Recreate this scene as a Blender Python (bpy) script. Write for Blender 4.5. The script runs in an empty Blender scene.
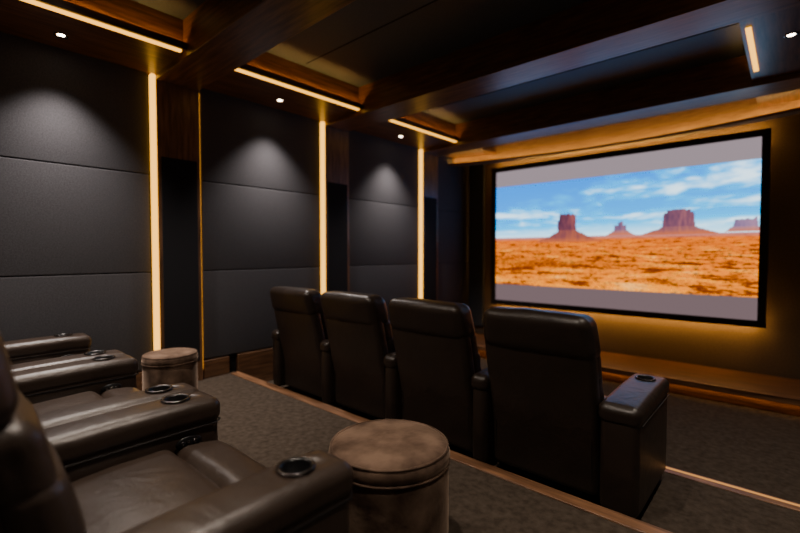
import bpy, bmesh, math
from mathutils import Vector, Matrix, noise

C = bpy.context.scene.collection
# ------------------------------------------------------------ layout (metres)
XL, XR = -4.29, 0.90
YB, YF = -1.20, 6.66
F0, F1, F2 = 0.0, 0.17, 0.35          # front floor, front-row tier, rear platform
YE1, YE2, YST = 2.20, 3.30, 5.70
ZS, ZT, ZBM = 3.20, 3.46, 3.15        # soffit, tray ceiling, beam underside
XT0, XT1 = -3.58, -0.30               # tray edges
BEAMS = [(1.46,1.84),(3.36,3.74),(5.26,5.64)]

# ------------------------------------------------------------ materials
def new_mat(name):
    m = bpy.data.materials.new(name); m.use_nodes = True
    nt = m.node_tree; b = nt.nodes["Principled BSDF"]
    return m, nt, b
def N(nt, t, **kw):
    n = nt.nodes.new(t)
    for k, v in kw.items():
        if k in n.inputs: n.inputs[k].default_value = v
        else: setattr(n, k, v)
    return n
def noisy(name, c1, c2, scale, rough=0.8, bump=0.1, bscale=None, stretch=(1,1,1), dist=0.002, detail=5, coord='Object', sheen=0, spec=0.5, p0=0.3, p1=0.7):
    m, nt, b = new_mat(name)
    tc = N(nt,'ShaderNodeTexCoord'); mp = N(nt,'ShaderNodeMapping'); mp.inputs['Scale'].default_value = stretch
    nt.links.new(tc.outputs[coord], mp.inputs[0])
    n1 = N(nt,'ShaderNodeTexNoise', Scale=scale, Detail=detail); nt.links.new(mp.outputs[0], n1.inputs['Vector'])
    r = N(nt,'ShaderNodeValToRGB'); r.color_ramp.elements[0].color=(*c1,1); r.color_ramp.elements[1].color=(*c2,1)
    r.color_ramp.elements[0].position=p0; r.color_ramp.elements[1].position=p1
    nt.links.new(n1.outputs['Fac'], r.inputs[0]); nt.links.new(r.outputs[0], b.inputs['Base Color'])
    b.inputs['Roughness'].default_value = rough
    b.inputs['Specular IOR Level'].default_value = spec
    if sheen:
        b.inputs['Sheen Weight'].default_value = sheen; b.inputs['Sheen Roughness'].default_value=0.35
        b.inputs['Sheen Tint'].default_value=(1,.74,.55,1)
    n2 = N(nt,'ShaderNodeTexNoise', Scale=bscale or scale, Detail=4); nt.links.new(mp.outputs[0], n2.inputs['Vector'])
    bp = N(nt,'ShaderNodeBump', Strength=bump, Distance=dist); nt.links.new(n2.outputs['Fac'], bp.inputs['Height'])
    nt.links.new(bp.outputs[0], b.inputs['Normal'])
    return m
def leather(name, c1, c2, rough=0.36):
    m, nt, b = new_mat(name)
    tc = N(nt,'ShaderNodeTexCoord')
    n1 = N(nt,'ShaderNodeTexNoise', Scale=4.0, Detail=4); nt.links.new(tc.outputs['Object'], n1.inputs['Vector'])
    r = N(nt,'ShaderNodeValToRGB'); r.color_ramp.elements[0].color=(*c1,1); r.color_ramp.elements[1].color=(*c2,1)
    r.color_ramp.elements[0].position=.3; r.color_ramp.elements[1].position=.7
    nt.links.new(n1.outputs['Fac'], r.inputs[0]); nt.links.new(r.outputs[0], b.inputs['Base Color'])
    b.inputs['Roughness'].default_value = rough
    v = N(nt,'ShaderNodeTexVoronoi', Scale=230.0); nt.links.new(tc.outputs['Object'], v.inputs['Vector'])
    w = N(nt,'ShaderNodeTexNoise', Scale=8.0, Detail=4, Distortion=1.2); nt.links.new(tc.outputs['Object'], w.inputs['Vector'])
    b1 = N(nt,'ShaderNodeBump', Strength=.40, Distance=.001); nt.links.new(v.outputs['Distance'], b1.inputs['Height'])
    b2 = N(nt,'ShaderNodeBump', Strength=.38, Distance=.010); nt.links.new(w.outputs['Fac'], b2.inputs['Height'])
    nt.links.new(b1.outputs[0], b2.inputs['Normal']); nt.links.new(b2.outputs[0], b.inputs['Normal'])
    return m
def wood(name, stretch, k=1.0, rough=.33, c1=(.046,.021,.010), c2=(.19,.095,.045)):
    c1=tuple(x*k for x in c1); c2=tuple(x*k for x in c2)
    return noisy(name, c1, c2, 6.0, rough=rough, bump=.15, stretch=stretch, detail=8, dist=.002, p0=.30,p1=.74)
def emis(name, col, s):
    m, nt, b = new_mat(name); nt.nodes.remove(b)
    e = N(nt,'ShaderNodeEmission', Strength=s); e.inputs[0].default_value=(*col,1)
    nt.links.new(e.outputs[0], nt.nodes['Material Output'].inputs[0]); return m
def flat(name, col, rough=.5, metal=0):
    m, nt, b = new_mat(name); b.inputs['Base Color'].default_value=(*col,1)
    b.inputs['Roughness'].default_value=rough; b.inputs['Metallic'].default_value=metal; return m

M_panel = noisy('wall_fabric',(.050,.049,.053),(.084,.082,.088),110,rough=.92,bump=.6,bscale=380,dist=.0015,spec=.12)
M_front = noisy('front_wall_fabric',(.10,.075,.055),(.14,.107,.08),60,rough=.9,bump=.4,bscale=400,dist=.001,spec=.15)
M_ceil  = noisy('ceiling_fabric',(.050,.066,.090),(.070,.092,.122),60,rough=.55,bump=.3,bscale=350,dist=.001,spec=.4)
M_wing  = noisy('wing_fabric',(.035,.042,.056),(.050,.060,.078),60,rough=.8,bump=.3,bscale=350,dist=.001,spec=.2)
M_gap   = flat('black_gap',(.006,.006,.007),.9)
M_grill = noisy('speaker_cloth',(.010,.010,.012),(.017,.017,.019),300,rough=.85,bump=.5,dist=.001,spec=.2)
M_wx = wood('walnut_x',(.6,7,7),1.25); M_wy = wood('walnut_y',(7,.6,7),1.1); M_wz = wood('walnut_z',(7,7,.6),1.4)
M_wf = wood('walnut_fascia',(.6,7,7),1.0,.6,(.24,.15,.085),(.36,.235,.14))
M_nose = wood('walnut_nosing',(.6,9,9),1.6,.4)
M_carpet= noisy('carpet',(.042,.032,.024),(.076,.059,.045),26,rough=1,bump=.7,bscale=260,dist=.006,detail=6,spec=.05,p0=.32,p1=.70)
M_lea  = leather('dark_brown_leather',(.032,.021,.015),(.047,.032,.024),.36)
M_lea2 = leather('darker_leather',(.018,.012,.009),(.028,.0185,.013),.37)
M_seam = flat('seam_thread',(.010,.007,.005),.6)
M_velv = noisy('brown_velvet',(.055,.033,.022),(.190,.125,.086),7,rough=.85,bump=.5,bscale=45,dist=.004,detail=8,sheen=.45,spec=.15,p0=.36,p1=.64)
M_metal= flat('cup_ring_metal',(.12,.11,.11),.25,1)
M_black= flat('black_plastic',(.008,.008,.009),.3)
M_led  = emis('led_warm',(1,.46,.045),3.1)
M_covefill = emis('cove_fill_glow',(1,.47,.10),40)  # added hidden emitter, brightens tray and wood beyond the visible strips
M_led2 = emis('led_warm_dim',(1,.40,.05),1.0)
M_ledc = emis('led_cove',(1,.45,.045),3.0)
M_ledb = emis('led_backlight',(1,.48,.10),48)
M_ledv = emis('led_fascia',(1,.52,.13),24)
M_ledf = emis('led_floor',(1,.44,.13),.8)
M_ledst= emis('led_stage',(1,.45,.09),6)
M_lamp = emis('downlight_lens',(1,.80,.58),30)
M_frame= flat('screen_frame_black',(.006,.006,.006),.6)

# ------------------------------------------------------------ geometry helpers
def empty(name, loc=(0,0,0), rz=0):
    e = bpy.data.objects.new(name, None); e.empty_display_size=.1
    e.location=loc; e.rotation_euler=(0,0,rz); C.objects.link(e); return e
def mesh_obj(name, verts, faces, mat, parent=None, smooth=False, loc=None):
    me = bpy.data.meshes.new(name); me.from_pydata(verts,[],faces); me.update()
    bm = bmesh.new(); bm.from_mesh(me); bmesh.ops.recalc_face_normals(bm, faces=bm.faces); bm.to_mesh(me); bm.free()
    me.materials.append(mat)
    if smooth:
        for p in me.polygons: p.use_smooth=True
    o = bpy.data.objects.new(name, me); C.objects.link(o)
    if parent: o.parent=parent
    if loc: o.location=loc
    return o
def box(name, x0,x1,y0,y1,z0,z1, mat, parent=None, bev=0):
    bm = bmesh.new()
    c = Vector(((x0+x1)/2,(y0+y1)/2,(z0+z1)/2))
    off = parent.location if parent else Vector((0,0,0))
    bmesh.ops.create_cube(bm,size=1)
    for v in bm.verts: v.co=Vector((v.co.x*(x1-x0),v.co.y*(y1-y0),v.co.z*(z1-z0)))
    if bev: bmesh.ops.bevel(bm,geom=bm.edges[:],offset=bev,segments=3,profile=.5,affect='EDGES')
    me=bpy.data.meshes.new(name); bm.to_mesh(me); bm.free(); me.materials.append(mat)
    o=bpy.data.objects.new(name,me); C.objects.link(o)
    if parent: o.parent=parent
    o.location=c-off if parent else c
    return o
def axis_pts(h, r, seg, n):
    e=[h-r+r*math.tan(math.pi/4*i/seg) for i in range(seg,0,-1)]
    inner=h-r
    mid=[-inner+2*inner*i/n for i in range(n+1)]
    return [-x for x in e]+mid+[x for x in reversed(e)]
def rgeo(c,h,r,puff=(0,0,0),fn=None,n=6,seg=4,wr=0,ws=6,seed=0):
    r=min(r,min(h)*.98)
    A=[axis_pts(h[i],r,seg,n) for i in range(3)]
    L=len(A[0])-1
    idx={}; verts=[]; faces=[]
    def vid(i,j,k):
        key=(i,j,k)
        if key in idx: return idx[key]
        p=Vector((A[0][i],A[1][j],A[2][k]))
        q=Vector([max(-(h[t]-r),min(h[t]-r,p[t])) for t in range(3)])
        d=p-q
        if d.length>1e-9: q=q+d.normalized()*r
        f=[max(0,1-(q[t]/h[t])**2) for t in range(3)]
        o=Vector((puff[0]*q.x/h[0]*f[1]*f[2],puff[1]*q.y/h[1]*f[0]*f[2],puff[2]*q.z/h[2]*f[0]*f[1]))
        q=q+o
        if wr:
            nn=noise.fractal(Vector((q.x*ws+seed,q.y*ws,q.z*ws)),1,2,3)
            q=q+(q.normalized() if q.length>0 else q)*nn*wr
        if fn: q=fn(q)
        q=q+Vector(c)
        idx[key]=len(verts); verts.append(q); return idx[key]
    for a in range(L):
        for b in range(L):
            for s in (0,L):
                faces.append((vid(a,b,s),vid(a+1,b,s),vid(a+1,b+1,s),vid(a,b+1,s)))
                faces.append((vid(a,s,b),vid(a+1,s,b),vid(a+1,s,b+1),vid(a,s,b+1)))
                faces.append((vid(s,a,b),vid(s,a+1,b),vid(s,a+1,b+1),vid(s,a,b+1)))
    return verts,faces
def rbox(name,c,h,r,mat,parent=None,**kw):
    v,f=rgeo(c,h,r,**kw); return mesh_obj(name,v,f,mat,parent,True)
def lathe(name, prof, mat, parent=None, loc=(0,0,0), n=48, fn=None):
    verts=[];faces=[]
    for (r,z) in prof:
        for i in range(n):
            a=2*math.pi*i/n; p=Vector((r*math.cos(a),r*math.sin(a),z))
            if fn:p=fn(p,a)
            verts.append(p)
    for j in range(len(prof)-1):
        for i in range(n):
            k=(i+1)%n
            faces.append((j*n+i,j*n+k,(j+1)*n+k,(j+1)*n+i))
    return mesh_obj(name,verts,faces,mat,parent,True,loc)
def tube(name, pts, rad, mat, parent=None, cyc=False):
    cu=bpy.data.curves.new(name,'CURVE'); cu.dimensions='3D'; cu.bevel_depth=rad; cu.bevel_resolution=2
    s=cu.splines.new('POLY'); s.points.add(len(pts)-1)
    for i,p in enumerate(pts): s.points[i].co=(*p,1)
    s.use_cyclic_u=cyc
    cu.materials.append(mat)
    o=bpy.data.objects.new(name,cu); C.objects.link(o)
    if parent:o.parent=parent
    return o

# ------------------------------------------------------------ room shell
fl=box('floor',XL-.1,XR+.1,YE2,YF+.1,-.1,F0,M_carpet)
tier=box('floor_front_tier',XL-.1,XR+.1,YE1,YE2,-.1,F1,M_carpet)
plat=box('floor_rear_platform',XL-.1,XR+.1,YB-.1,YE1,-.1,F2,M_carpet)
t=box('trim_1',XL+.02,XR-.02,YE1-.075,YE1+.012,F2-.05,F2+.008,M_nose,bev=.004)
t=box('trim_2',XL+.02,XR-.02,YE2-.085,YE2+.012,F1-.05,F1+.006,M_nose,bev=.003)
box('led_inlay',XL+.02,XR-.02,YE2-.03,YE2-.010,F1+.004,F1+.009,M_ledf,t)

wl=box('wall_left',XL-.14,XL-.04,YB,YF,F0-.1,3.6,M_gap)
bays=[(-1.20,-.50),(-.06,1.405),(1.862,3.305),(3.762,5.205),(5.662,6.66)]
zs=[.54,1.42,2.30,ZS+.02]
for (a,b) in bays:
    for i in range(3):
        p=rbox('fabric_panel',(XL-.02,(a+b)/2,(zs[i]+zs[i+1])/2),(.02,(b-a)/2-.003,(zs[i+1]-zs[i])/2-.003),.008,M_panel,wl,n=2,seg=3)
        p.location=-wl.location
for (a,b) in bays:
    zb = F2 if b<2 else F0
    if b<3.4 and a>1: 
        box('baseboard_part',XL-.04,XL+.012,a,YE1-.08,F2,.53,M_wy,wl,bev=.003)
        box('baseboard_part',XL-.04,XL+.012,YE1+.02,b,F1,.53,M_wy,wl,bev=.003)
    else:
        box('baseboard_part',XL-.04,XL+.012,a,b,zb,.53,M_wy,wl,bev=.003)

wf=box('wall_front',XL-.1,XR+.1,YF,YF+.1,-.1,3.6,M_front)
box('wall_right',XR,XR+.1,YB,YF,-.1,3.6,M_panel)
box('wall_back',XL-.1,XR+.1,YB-.1,YB,-.1,3.6,M_panel)
for (a,b) in ((XL+.0,XL+.30),(0.16,XR)):
    p=box('wing_panel',a,b,YF-.05,YF,.30,ZS-.02,M_wing,wf,bev=.01)

# ceiling
ce=box('ceiling',XL-.1,XR+.1,YB-.1,YF+.1,ZT,ZT+.1,M_ceil)
def soffit_box(n,*a): return box(n,*a,ce)
segs=[(YB,-.44),(-.06,1.46),(1.84,3.36),(3.74,5.26),(5.64,YF)]
for (a,b) in segs:
    soffit_box('soffit_left',XL-.04,XT0-.07,a,b,ZS,ZT,M_wy)
    soffit_box('soffit_lip',XT0-.018,XT0,a,b,ZS,ZS+.055,M_wy)
    soffit_box('soffit_slot',XT0-.07,XT0-.018,a,b,ZS+.002,ZS+.008,M_wy)
    soffit_box('soffit_right',XT1+.07,XR,a,b,ZS,ZT,M_wy)
    soffit_box('soffit_lip',XT1,XT1+.018,a,b,ZS,ZS+.055,M_wy)
    soffit_box('soffit_slot',XT1+.018,XT1+.07,a,b,ZS+.002,ZS+.008,M_wy)
    if b<5.5:
        soffit_box('soffit_led',XT0-.060,XT0-.026,a+.03,b-.03,ZS-.012,ZS+.020,M_ledc)
        soffit_box('soffit_led',XT1+.026,XT1+.060,a+.25,b-.3,ZS-.012,ZS+.020,M_ledc)
        # unseen emitters added behind the lip to strengthen the cove glow
        soffit_box('added_cove_fill',XT0-.050,XT0-.036,a+.03,b-.03,ZS+.022,ZS+.030,M_covefill)
        soffit_box('added_cove_fill',XT1+.036,XT1+.050,a+.25,b-.3,ZS+.022,ZS+.030,M_covefill)
        soffit_box('ceiling_seam',XT0,XT1,(a+b)/2-.006,(a+b)/2+.006,ZT-.003,ZT+.01,M_gap)
for (a,b) in BEAMS+[(-.44,-.06)]:
    box('ceiling_beam',XL-.03,XR,a,b,ZBM,ZT,M_wx,bev=.006)

# pilasters with speaker panels and light strips
for (a,b) in BEAMS+[(-.44,-.06)]:
    z0 = F2 if b<2 else (F1 if b<3.4 and a<3.3 else F0)
    pil=empty('wood_pilaster',(XL,(a+b)/2,z0))
    box('pilaster_body',XL-.038,XL+.035,a,b,z0,ZBM,M_wz,pil,bev=.003)
    box('speaker_grille',XL+.03,XL+.043,a+.03,b-.03,z0+.2,2.47,M_grill,pil,bev=.004)
    box('led_strip',XL-.02,XL+.040,a-.044,a-.002,z0+.03,ZS-.005,M_led,pil,bev=.012)
    box('led_strip_slim',XL-.02,XL+.012,b+.003,b+.013,z0+.1,ZS-.06,M_led2,pil)

# stage at the front
st=box('stage_platform',XL+.045,XR,YST,YF-.052,F0,.17,M_wx,bev=.006)
box('stage_lip',XL+.045,XR,YST-.060,YST-.045,.120,.178,M_nose,st)
box('stage_top_lip',XL+.045,XR,YST-.060,YST+.06,.168,.179,M_nose,st)
box('stage_led',XL+.05,XR,YST-.035,YST-.015,.118,.140,M_ledst,st)

# ------------------------------------------------------------ curved fascia above the screen
def ycurve(x): 
    return 6.50-.50*((x+1.97)/2.6)**2
xs=[XL+(XR-XL)*i/60 for i in range(61)]
def sweep(name,sec,mat,parent=None):
    fv=[];ff=[]
    k_=len(sec)
    for x in xs:
        y=ycurve(x); fv.extend([(x,y+dy,z) for dy,z in sec])
    for i in range(60):
        a=i*k_;b=a+k_
        for k in range(k_): ff.append((a+k,b+k,b+(k+1)%k_,a+(k+1)%k_))
    ff.append(tuple(range(k_))); ff.append(tuple(60*k_+k for k in range(k_)))
    return mesh_obj(name,fv,ff,mat,parent,False)
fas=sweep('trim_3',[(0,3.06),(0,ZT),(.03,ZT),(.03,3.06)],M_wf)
sweep('fascia_ledge',[(-.13,3.06),(-.13,3.088),(-.118,3.088),(-.118,3.070),(0,3.070),(0,3.06)],M_wx,fas)
sweep('fascia_led',[(-.112,3.071),(-.112,3.083),(-.085,3.083),(-.085,3.071)],M_ledv,fas)

# ------------------------------------------------------------ projection screen
sx0,sx1,sz0,sz1=-3.68,-.27,.81,2.93
YS=6.50
scr=empty('projection_screen',((sx0+sx1)/2,YS,(sz0+sz1)/2))
fw=.080
box('frame_top',sx0-fw,sx1+fw,YS-.03,YS+.04,sz1,sz1+fw,M_frame,scr,bev=.006)
box('frame_bottom',sx0-fw,sx1+fw,YS-.03,YS+.04,sz0-fw,sz0,M_frame,scr,bev=.006)
box('frame_left',sx0-fw,sx0,YS-.03,YS+.04,sz0,sz1,M_frame,scr,bev=.006)
box('frame_right',sx1,sx1+fw,YS-.03,YS+.04,sz0,sz1,M_frame,scr,bev=.006)
box('screen_backing',sx0,sx1,YS+.005,YS+.04,sz0,sz1,M_frame,scr)
box('backlight_bottom',sx0-.03,sx1+.03,YS+.042,YS+.062,sz0-fw+.006,sz0-fw+.028,M_ledb,scr)
box('backlight_top',sx0-.03,sx1+.03,YS+.042,YS+.062,sz1+fw-.028,sz1+fw-.006,M_ledb,scr)
def s2l(c): return tuple(((v/255+.055)/1.055)**2.4 if v>10 else max(0,v)/255/12.92 for v in c)
def mix(a,b,t):
    t=max(0,min(1,t)); return tuple(a[i]*(1-t)+b[i]*t for i in range(3))
def fb(x,y,s=0,o=6): return noise.fractal(Vector((x,y,s)),1.0,2.0,o)
def sst(a,b,x):
    t=max(0,min(1,(x-a)/(b-a))); return t*t*(3-2*t)
def butte(u,v,c,wt,wb,top,shoulder,base,slop):
    n=.006*fb(u*70,3.1,c)+.004*fb(u*30,v*8,c)
    d=abs(u-c)
    if v<top+n*1.6 and v>=shoulder and d<wt*(1+.12*(top-v)/(top-shoulder))+n*.6: return 1
    if v<shoulder and v>base:
        w=wt*1.12+(wb-wt)*((shoulder-v)/(shoulder-base))**slop
        if d<w+n: return 2
    return 0
def picture(u,v):
    if v>.880 or v<.125:
        return (108,99,103) if v>.5 else (80,69,71)
    hor=.488
    if v>hor-.004:
        t=max(0.0,(v-hor)/(.875-hor))
        sky=mix((112,196,236),(8,108,202),t**.7)
        sky=mix(sky,(0,118,214),.6*(1-u))
        cu=(u-.3)*2.2/(.35+t); cv=1.6/(.30+t)
        cl=fb(cu+.6*fb(u*4,v*6,3,3),cv*1.6,2.2)*.85+.30*fb(u*14,v*26,7)
        cl+=.35*sst(.25,1,u)*sst(.15,.6,t)-.05+.30*math.exp(-((t-.35)/.20)**2)
        c=mix(sky,(222,240,250),sst(-.1,.95,cl)*.92)
        c=mix((200,228,242),c,min(1,t*3.0+.1))
    else:
        t=(hor-v)/(hor-.12)
        c=mix((184,108,82),(202,108,48),min(1,t*2.2))
        c=mix(c,(216,136,78),max(0,(t-.45)*1.5))
        pz=1/(.10+t); px=(u-.5)*pz
        n=fb(px*5,pz*9,1.5); n2=fb(px*16,pz*30,4.1)
        n3=fb(u*60,v*130,8.8)
        c=mix(c,(80,36,24),sst(.02,.5,n*.8+n2*.5+n3*.25)*min(1,t*5+.2)*.9)
        c=mix(c,(236,186,134),sst(.05,.6,-n*.8+n3*.4)*min(1,t*3)*.7)
        e=math.exp(-(((u-.22)/.30)**2)-(((v-.290)/.030)**2))
        c=mix(c,(90,42,28),e*.6*(1+n3))
        if n3>.32 and t>.25: c=mix(c,(62,44,32),.6)
        if v>hor-.03: c=mix((146,104,108),c,(hor-v)/.03)
    for (cc,wt,wb,tp,sh,bs,sl,hz) in ((.962,.030,.060,.560,.520,.488,1.2,.5),(.765,.046,.135,.632,.530,.480,1.3,.15),(.565,.020,.055,.573,.520,.485,1.3,.32),(.352,.034,.150,.640,.530,.445,1.25,.03)):
        if cc==.565 and v>.55: wt=.010
        if cc==.765 and v>.612: wt=.038
        b=butte(u,v,cc,wt,wb,tp,sh,bs,sl)
        if cc==.352 and not b and v<.60 and v>.53 and .306<u<.316: b=1
        if b:
            s=.5+.9*fb(u*90,v*14,9)
            side=sst(-.6,.6,(u-cc)/wt)
            if b==1: rc=mix((56,34,48),(112,68,68),s*.6+side*.4)
            else: rc=mix((84,52,58),(146,88,70),s*.5+side*.3+.2*(.53-v)*6)
            c=mix(rc,(136,130,166),hz)
            if b==2: c=mix(c,(172,102,76),.7*(1-sst(bs,bs+.04,v)))
    return c
NX,NZ=420,250
vs=[];fs=[];cols=[]
for j in range(NZ+1):
    for i in range(NX+1):
        u=i/NX;v=j/NZ
        vs.append((sx0+(sx1-sx0)*u-scr.location.x, 0, sz0+(sz1-sz0)*v-scr.location.z))
        cols.append(s2l(picture(u,v)))
for j in range(NZ):
    for i in range(NX):
        a=j*(NX+1)+i; fs.append((a,a+1,a+NX+2,a+NX+1))
me=bpy.data.meshes.new('screen_image'); me.from_pydata(vs,[],fs)
at=me.color_attributes.new('pic','FLOAT_COLOR','POINT')
for i,c in enumerate(cols): at.data[i].color=(*c,1)
m,nt,b=new_mat('screen_picture'); nt.nodes.remove(b)
a=N(nt,'ShaderNodeAttribute'); a.attribute_name='pic'
hs=N(nt,'ShaderNodeHueSaturation'); hs.inputs['Saturation'].default_value=1.18
e=N(nt,'ShaderNodeEmission',Strength=2.6)
nt.links.new(a.outputs['Color'],hs.inputs['Color']); nt.links.new(hs.outputs[0],e.inputs[0]); nt.links.new(e.outputs[0],nt.nodes['Material Output'].inputs[0])
me.materials.append(m)
o=bpy.data.objects.new('screen_image',me); C.objects.link(o); o.parent=scr

# ------------------------------------------------------------ downlights and added fill lamps
def downlight_or_fill(x,y,z,power,ang=80,tilt=(0,0),blend=.9,col=(1,.88,.76)):
    e=empty('recessed_or_fill_light',(x,y,z))
    lathe('bezel',[(.030,-.001),(.032,-.006),(.042,-.006),(.044,0),(.03,0)],M_metal,e,n=32)
    lathe('lens',[(.024,.0),(.024,-.003),(.001,-.003)],M_lamp,e,n=24)
    l=bpy.data.lights.new('lamp','SPOT'); l.energy=power; l.color=col
    l.spot_size=math.radians(ang); l.spot_blend=blend; l.shadow_soft_size=.035
    lo=bpy.data.objects.new('lamp',l); C.objects.link(lo); lo.parent=e; lo.location=(0,0,-.045)
    lo.rotation_euler=(math.radians(tilt[0]),math.radians(tilt[1]),0)
for y in (.74,2.58,4.48,-.8):
    downlight_or_fill(-4.02,y,ZS,215,96,(0,-6),1.0,(1,.89,.83))
for y in (.74,2.58,4.33):
    downlight_or_fill(-.03,y,ZS,120,105,(0,-14),1.0,(1,.86,.72))
for (x,y) in ((-1.1,.85),(-2.9,.75),(-1.8,-.4)):
    downlight_or_fill(x,y,ZT,165,110,(0,0),1.0,(1,.84,.70))  # fill lamps added out of view in the tray to light the rear seats

# ------------------------------------------------------------ chairs
def cut_cup(verts,faces,mat,cx,cy,top,name):
    o=mesh_obj(name,verts,faces,mat,None,True)
    bm=bmesh.new(); bmesh.ops.create_cone(bm,cap_ends=True,segments=40,radius1=.046,radius2=.046,depth=.12)
    me=bpy.data.meshes.new('cut'); bm.to_mesh(me); bm.free()
    c=bpy.data.objects.new('cut',me); C.objects.link(c); c.location=(cx,cy,top+.005)
    md=o.modifiers.new('b','BOOLEAN'); md.operation='DIFFERENCE'; md.object=c; md.solver='EXACT'
    bpy.context.view_layer.update()
    dg=bpy.context.evaluated_depsgraph_get()
    nm=bpy.data.meshes.new_from_object(o.evaluated_get(dg))
    bpy.data.objects.remove(o); bpy.data.objects.remove(c)
    return nm
arm_cache={}
def arm(parent,x,w,y0,y1,zt,mat,seed,panel=0):
    h=(y1-y0)/2; cy=(y0+y1)/2
    rbox('arm_body',(x,cy,(.05+zt-.05)/2),(w/2-.006,h-.012,(zt-.10)/2),.035,mat,parent,puff=(.010,.012,0),wr=.003,seed=seed)
    key=(w,y0,y1,zt,mat.name)
    cup=y1-.16
    if key not in arm_cache:
        def f(q):
            q=q.copy(); t=(q.y+h)/(2*h)
            q.z-= .018*(1-t)**2
            if t>.86: q.z-= .10*(t-.86)**1.5
            return q
        v,fc=rgeo((0,cy,zt-.055),(w/2+.004,h,.055),.042,puff=(.004,.006,.006),fn=f,n=8,seg=5)
        arm_cache[key]=cut_cup(v,fc,mat,0,cup,zt,'arm_pad')
    o=bpy.data.objects.new('arm_pad',arm_cache[key]); C.objects.link(o); o.parent=parent; o.location=(x,0,0)
    lathe('cup_holder',[(.046,.002),(.054,.003),(.056,.007),(.052,.011),(.045,.010),(.042,.004),(.040,-.045),(.001,-.047)],M_black,parent,(x,cup,zt),n=40)
    lathe('cup_ring',[(.050,.0105),(.053,.0125),(.056,.010),(.057,.004),(.053,.004)],M_metal,parent,(x,cup,zt),n=40)
    hw=w/2+.002
    tube('arm_seam',[(x-hw,y0+.04,zt-.112),(x-hw,y1-.03,zt-.108),(x-hw+.03,y1+.001,zt-.108),(x+hw-.03,y1+.001,zt-.108),(x+hw,y1-.03,zt-.108),(x+hw,y0+.04,zt-.112)],.004,M_seam,parent)
    if panel:
        sx=x+panel*(w/2+.008)
        pv=empty('control_panel',(sx,y1-.15,zt-.155)); pv.parent=parent; pv.rotation_euler=(0,math.radians(90)*panel,0)
        def sq(p,a): return Vector((p.x*.62,p.y*1.25,p.z))
        lathe('plate',[(.040,0),(.042,.004),(.036,.007),(.001,.007)],M_black,pv,n=32,fn=sq)
        for k in (-.024,0,.024):
            lathe('button',[(.010,.006),(.010,.011),(.007,.012),(.001,.012)],M_metal,pv,(0,k,0),n=16)

def recliner(loc,inner,aw,mat,H=1.12,left=True,right=True,y1=.90,lean=.17,seed=0,arm_h=.62,aux=True,bo=0,raw=None):
    r=empty('theater_recliner',loc)
    hw=inner/2
    rbox('base',(0,.56+bo/2,.165),(hw-.005,.27-bo/2,.135),.02,mat,r)
    def seatf(q):
        q=q.copy(); q.z+=.02*(q.y/.3); return q
    ys0=.26+bo; ymid=y1-.22
    rbox('seat_cushion',(0,(ys0+ymid)/2,.385),(hw-.004,(ymid-ys0)/2,.085),.055,mat,r,puff=(.0,.006,.028),fn=seatf,wr=.006,seed=seed,n=10)
    def ff(q):
        q=q.copy(); t=(q.y+.11)/.22; q.z-=.025*max(0,t)**2; return q
    rbox('seat_front_pad',(0,ymid+.105,.385),(hw-.004,.112,.085),.06,mat,r,puff=(0,.010,.018),fn=ff,wr=.005,seed=seed+3,n=9)
    rbox('footrest_panel',(0,y1-.035,.20),(hw-.006,.035,.14),.03,mat,r,puff=(0,.014,0),wr=.003,seed=seed+5)
    def lf(zc):
        def f(q):
            q=q.copy(); z=q.z+zc
            q.y+= bo+(lean*(H-z)/(H-.35) if z>.35 else lean+ .02*(.35-z))
            s=1-.05*max(0,(z-.75)/(H-.75))**2
            q.x*=s
            return q
        return f
    zc=.53
    rbox('back_shell',(0,.085,zc-.02),(hw-.006,.055,.45),.045,mat,r,puff=(0,.022,0),fn=lf(zc-.02),wr=.005,ws=4,seed=seed+7,n=10)
    zc=.59
    rbox('lumbar_cushion',(0,.185,zc),(hw-.02,.075,.185),.06,mat,r,puff=(0,.030,0),fn=lf(zc),wr=.007,seed=seed+9,n=9)
    zc=.80
    rbox('upper_back_cushion',(0,.175,zc),(hw-.02,.065,.10),.05,mat,r,puff=(0,.02,0),fn=lf(zc),wr=.005,seed=seed+11,n=8)
    zc=H-.125
    rbox('headrest',(0,.115,zc),(hw-.004,.100,.125),.062,mat,r,puff=(.002,.016,.010),fn=lf(zc),wr=.007,ws=5,seed=seed+13,n=9,seg=5)
    def P(x,z,dy=0):
        yy=bo+.032+(lean*(H-z)/(H-.35) if z>.35 else lean+.02*(.35-z))+dy
        return (x,yy,z)
    xx=hw-.045
    tube('back_seam',[P(-xx,.14),P(-xx,.4),P(-xx*.98,.7),P(-xx*.95,H-.26)],.003,M_seam,r)
    tube('back_seam',[P(xx,.14),P(xx,.4),P(xx*.98,.7),P(xx*.95,H-.26)],.003,M_seam,r)
    raw=raw or aw
    if left: arm(r,-hw-aw/2,aw,.14+bo/2,y1+.0,arm_h,mat,seed+20,panel=1 if aux else 0)
    if right: arm(r,hw+raw/2,raw,.14+bo/2,y1+.0,arm_h,mat,seed+30)
    for sx in (-1,1):
        for yy in (.35,.78):
            lathe('foot',[(.022,0),(.025,.01),(.022,.06),(.001,.06)],M_black,r,(sx*(hw-.06),yy,0),n=16)
    return r
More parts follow.
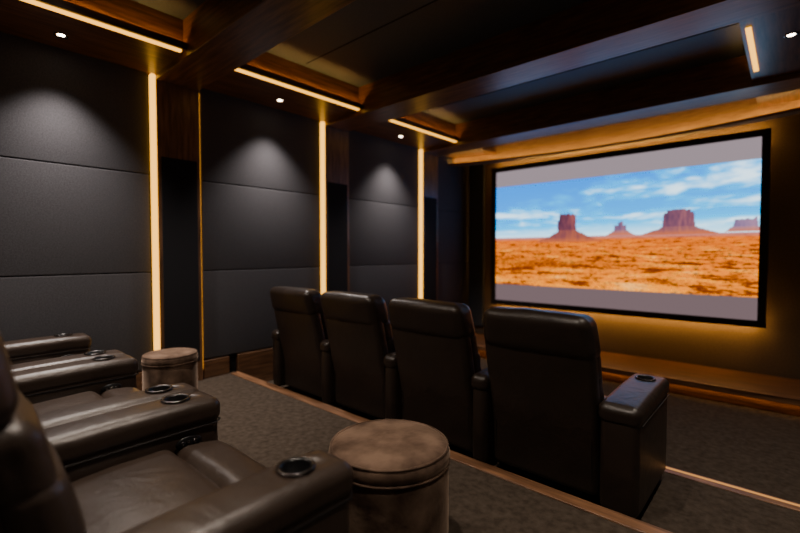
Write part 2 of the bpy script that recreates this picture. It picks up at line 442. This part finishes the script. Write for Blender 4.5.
for i in range(3):
    recliner((-1.495-1.072*i,-.02,F2),.70,.178,M_lea,H=1.14,seed=i*50,y1=.90,lean=.145,bo=-.100)
for i in range(4):
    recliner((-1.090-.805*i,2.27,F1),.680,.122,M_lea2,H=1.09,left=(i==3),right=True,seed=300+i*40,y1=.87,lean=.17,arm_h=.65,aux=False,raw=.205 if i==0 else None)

# ------------------------------------------------------------ ottomans
def ottoman(x,y,z,seed,k0=1.0,kz=1.02):
    e=empty('round_velvet_ottoman',(x,y,z)); e.scale=(k0,k0,kz)
    prof=[(.225,.0),(.238,.006),(.243,.03),(.246,.10),(.247,.20),(.246,.33),(.243,.372),(.238,.380)]
    def f(p,a):
        k=1+.008*noise.noise(Vector((math.cos(a)*2.5+seed,math.sin(a)*2.5,p.z*7)))
        return Vector((p.x*k,p.y*k,p.z+.003*noise.noise(Vector((p.x*9,p.y*9,seed)))))
    lathe('body',prof,M_velv,e,n=72,fn=f)
    lathe('cushion_top',[(.238,.378),(.248,.386),(.252,.405),(.249,.428),(.238,.442),(.215,.450),(.16,.455),(.08,.458),(.001,.459)],M_velv,e,n=72,fn=f)
    tube('piping',[(.2495*math.cos(t*math.pi/36),.2495*math.sin(t*math.pi/36),.383) for t in range(72)],.0045,M_velv,e,True)
    tube('piping_top',[(.2415*math.cos(t*math.pi/36),.2415*math.sin(t*math.pi/36),.441) for t in range(72)],.0045,M_velv,e,True)
ottoman(-1.240,1.31,F2,0,1.01)
ottoman(-3.70,1.34,F2,5,.80,.99)

# ------------------------------------------------------------ world + camera
w=bpy.data.worlds.new('world'); bpy.context.scene.world=w; w.use_nodes=True
w.node_tree.nodes['Background'].inputs[0].default_value=(.02,.02,.025,1)
w.node_tree.nodes['Background'].inputs[1].default_value=.3
cam=bpy.data.cameras.new('camera'); co=bpy.data.objects.new('camera',cam); C.objects.link(co)
co.location=(0,0,1.60); co.rotation_euler=(math.radians(90-1.85),0,math.radians(42))
cam.lens=19.5; cam.sensor_width=36; cam.clip_start=.02
cam.dof.use_dof=True; cam.dof.focus_distance=2.3; cam.dof.aperture_fstop=.9
bpy.context.scene.camera=co
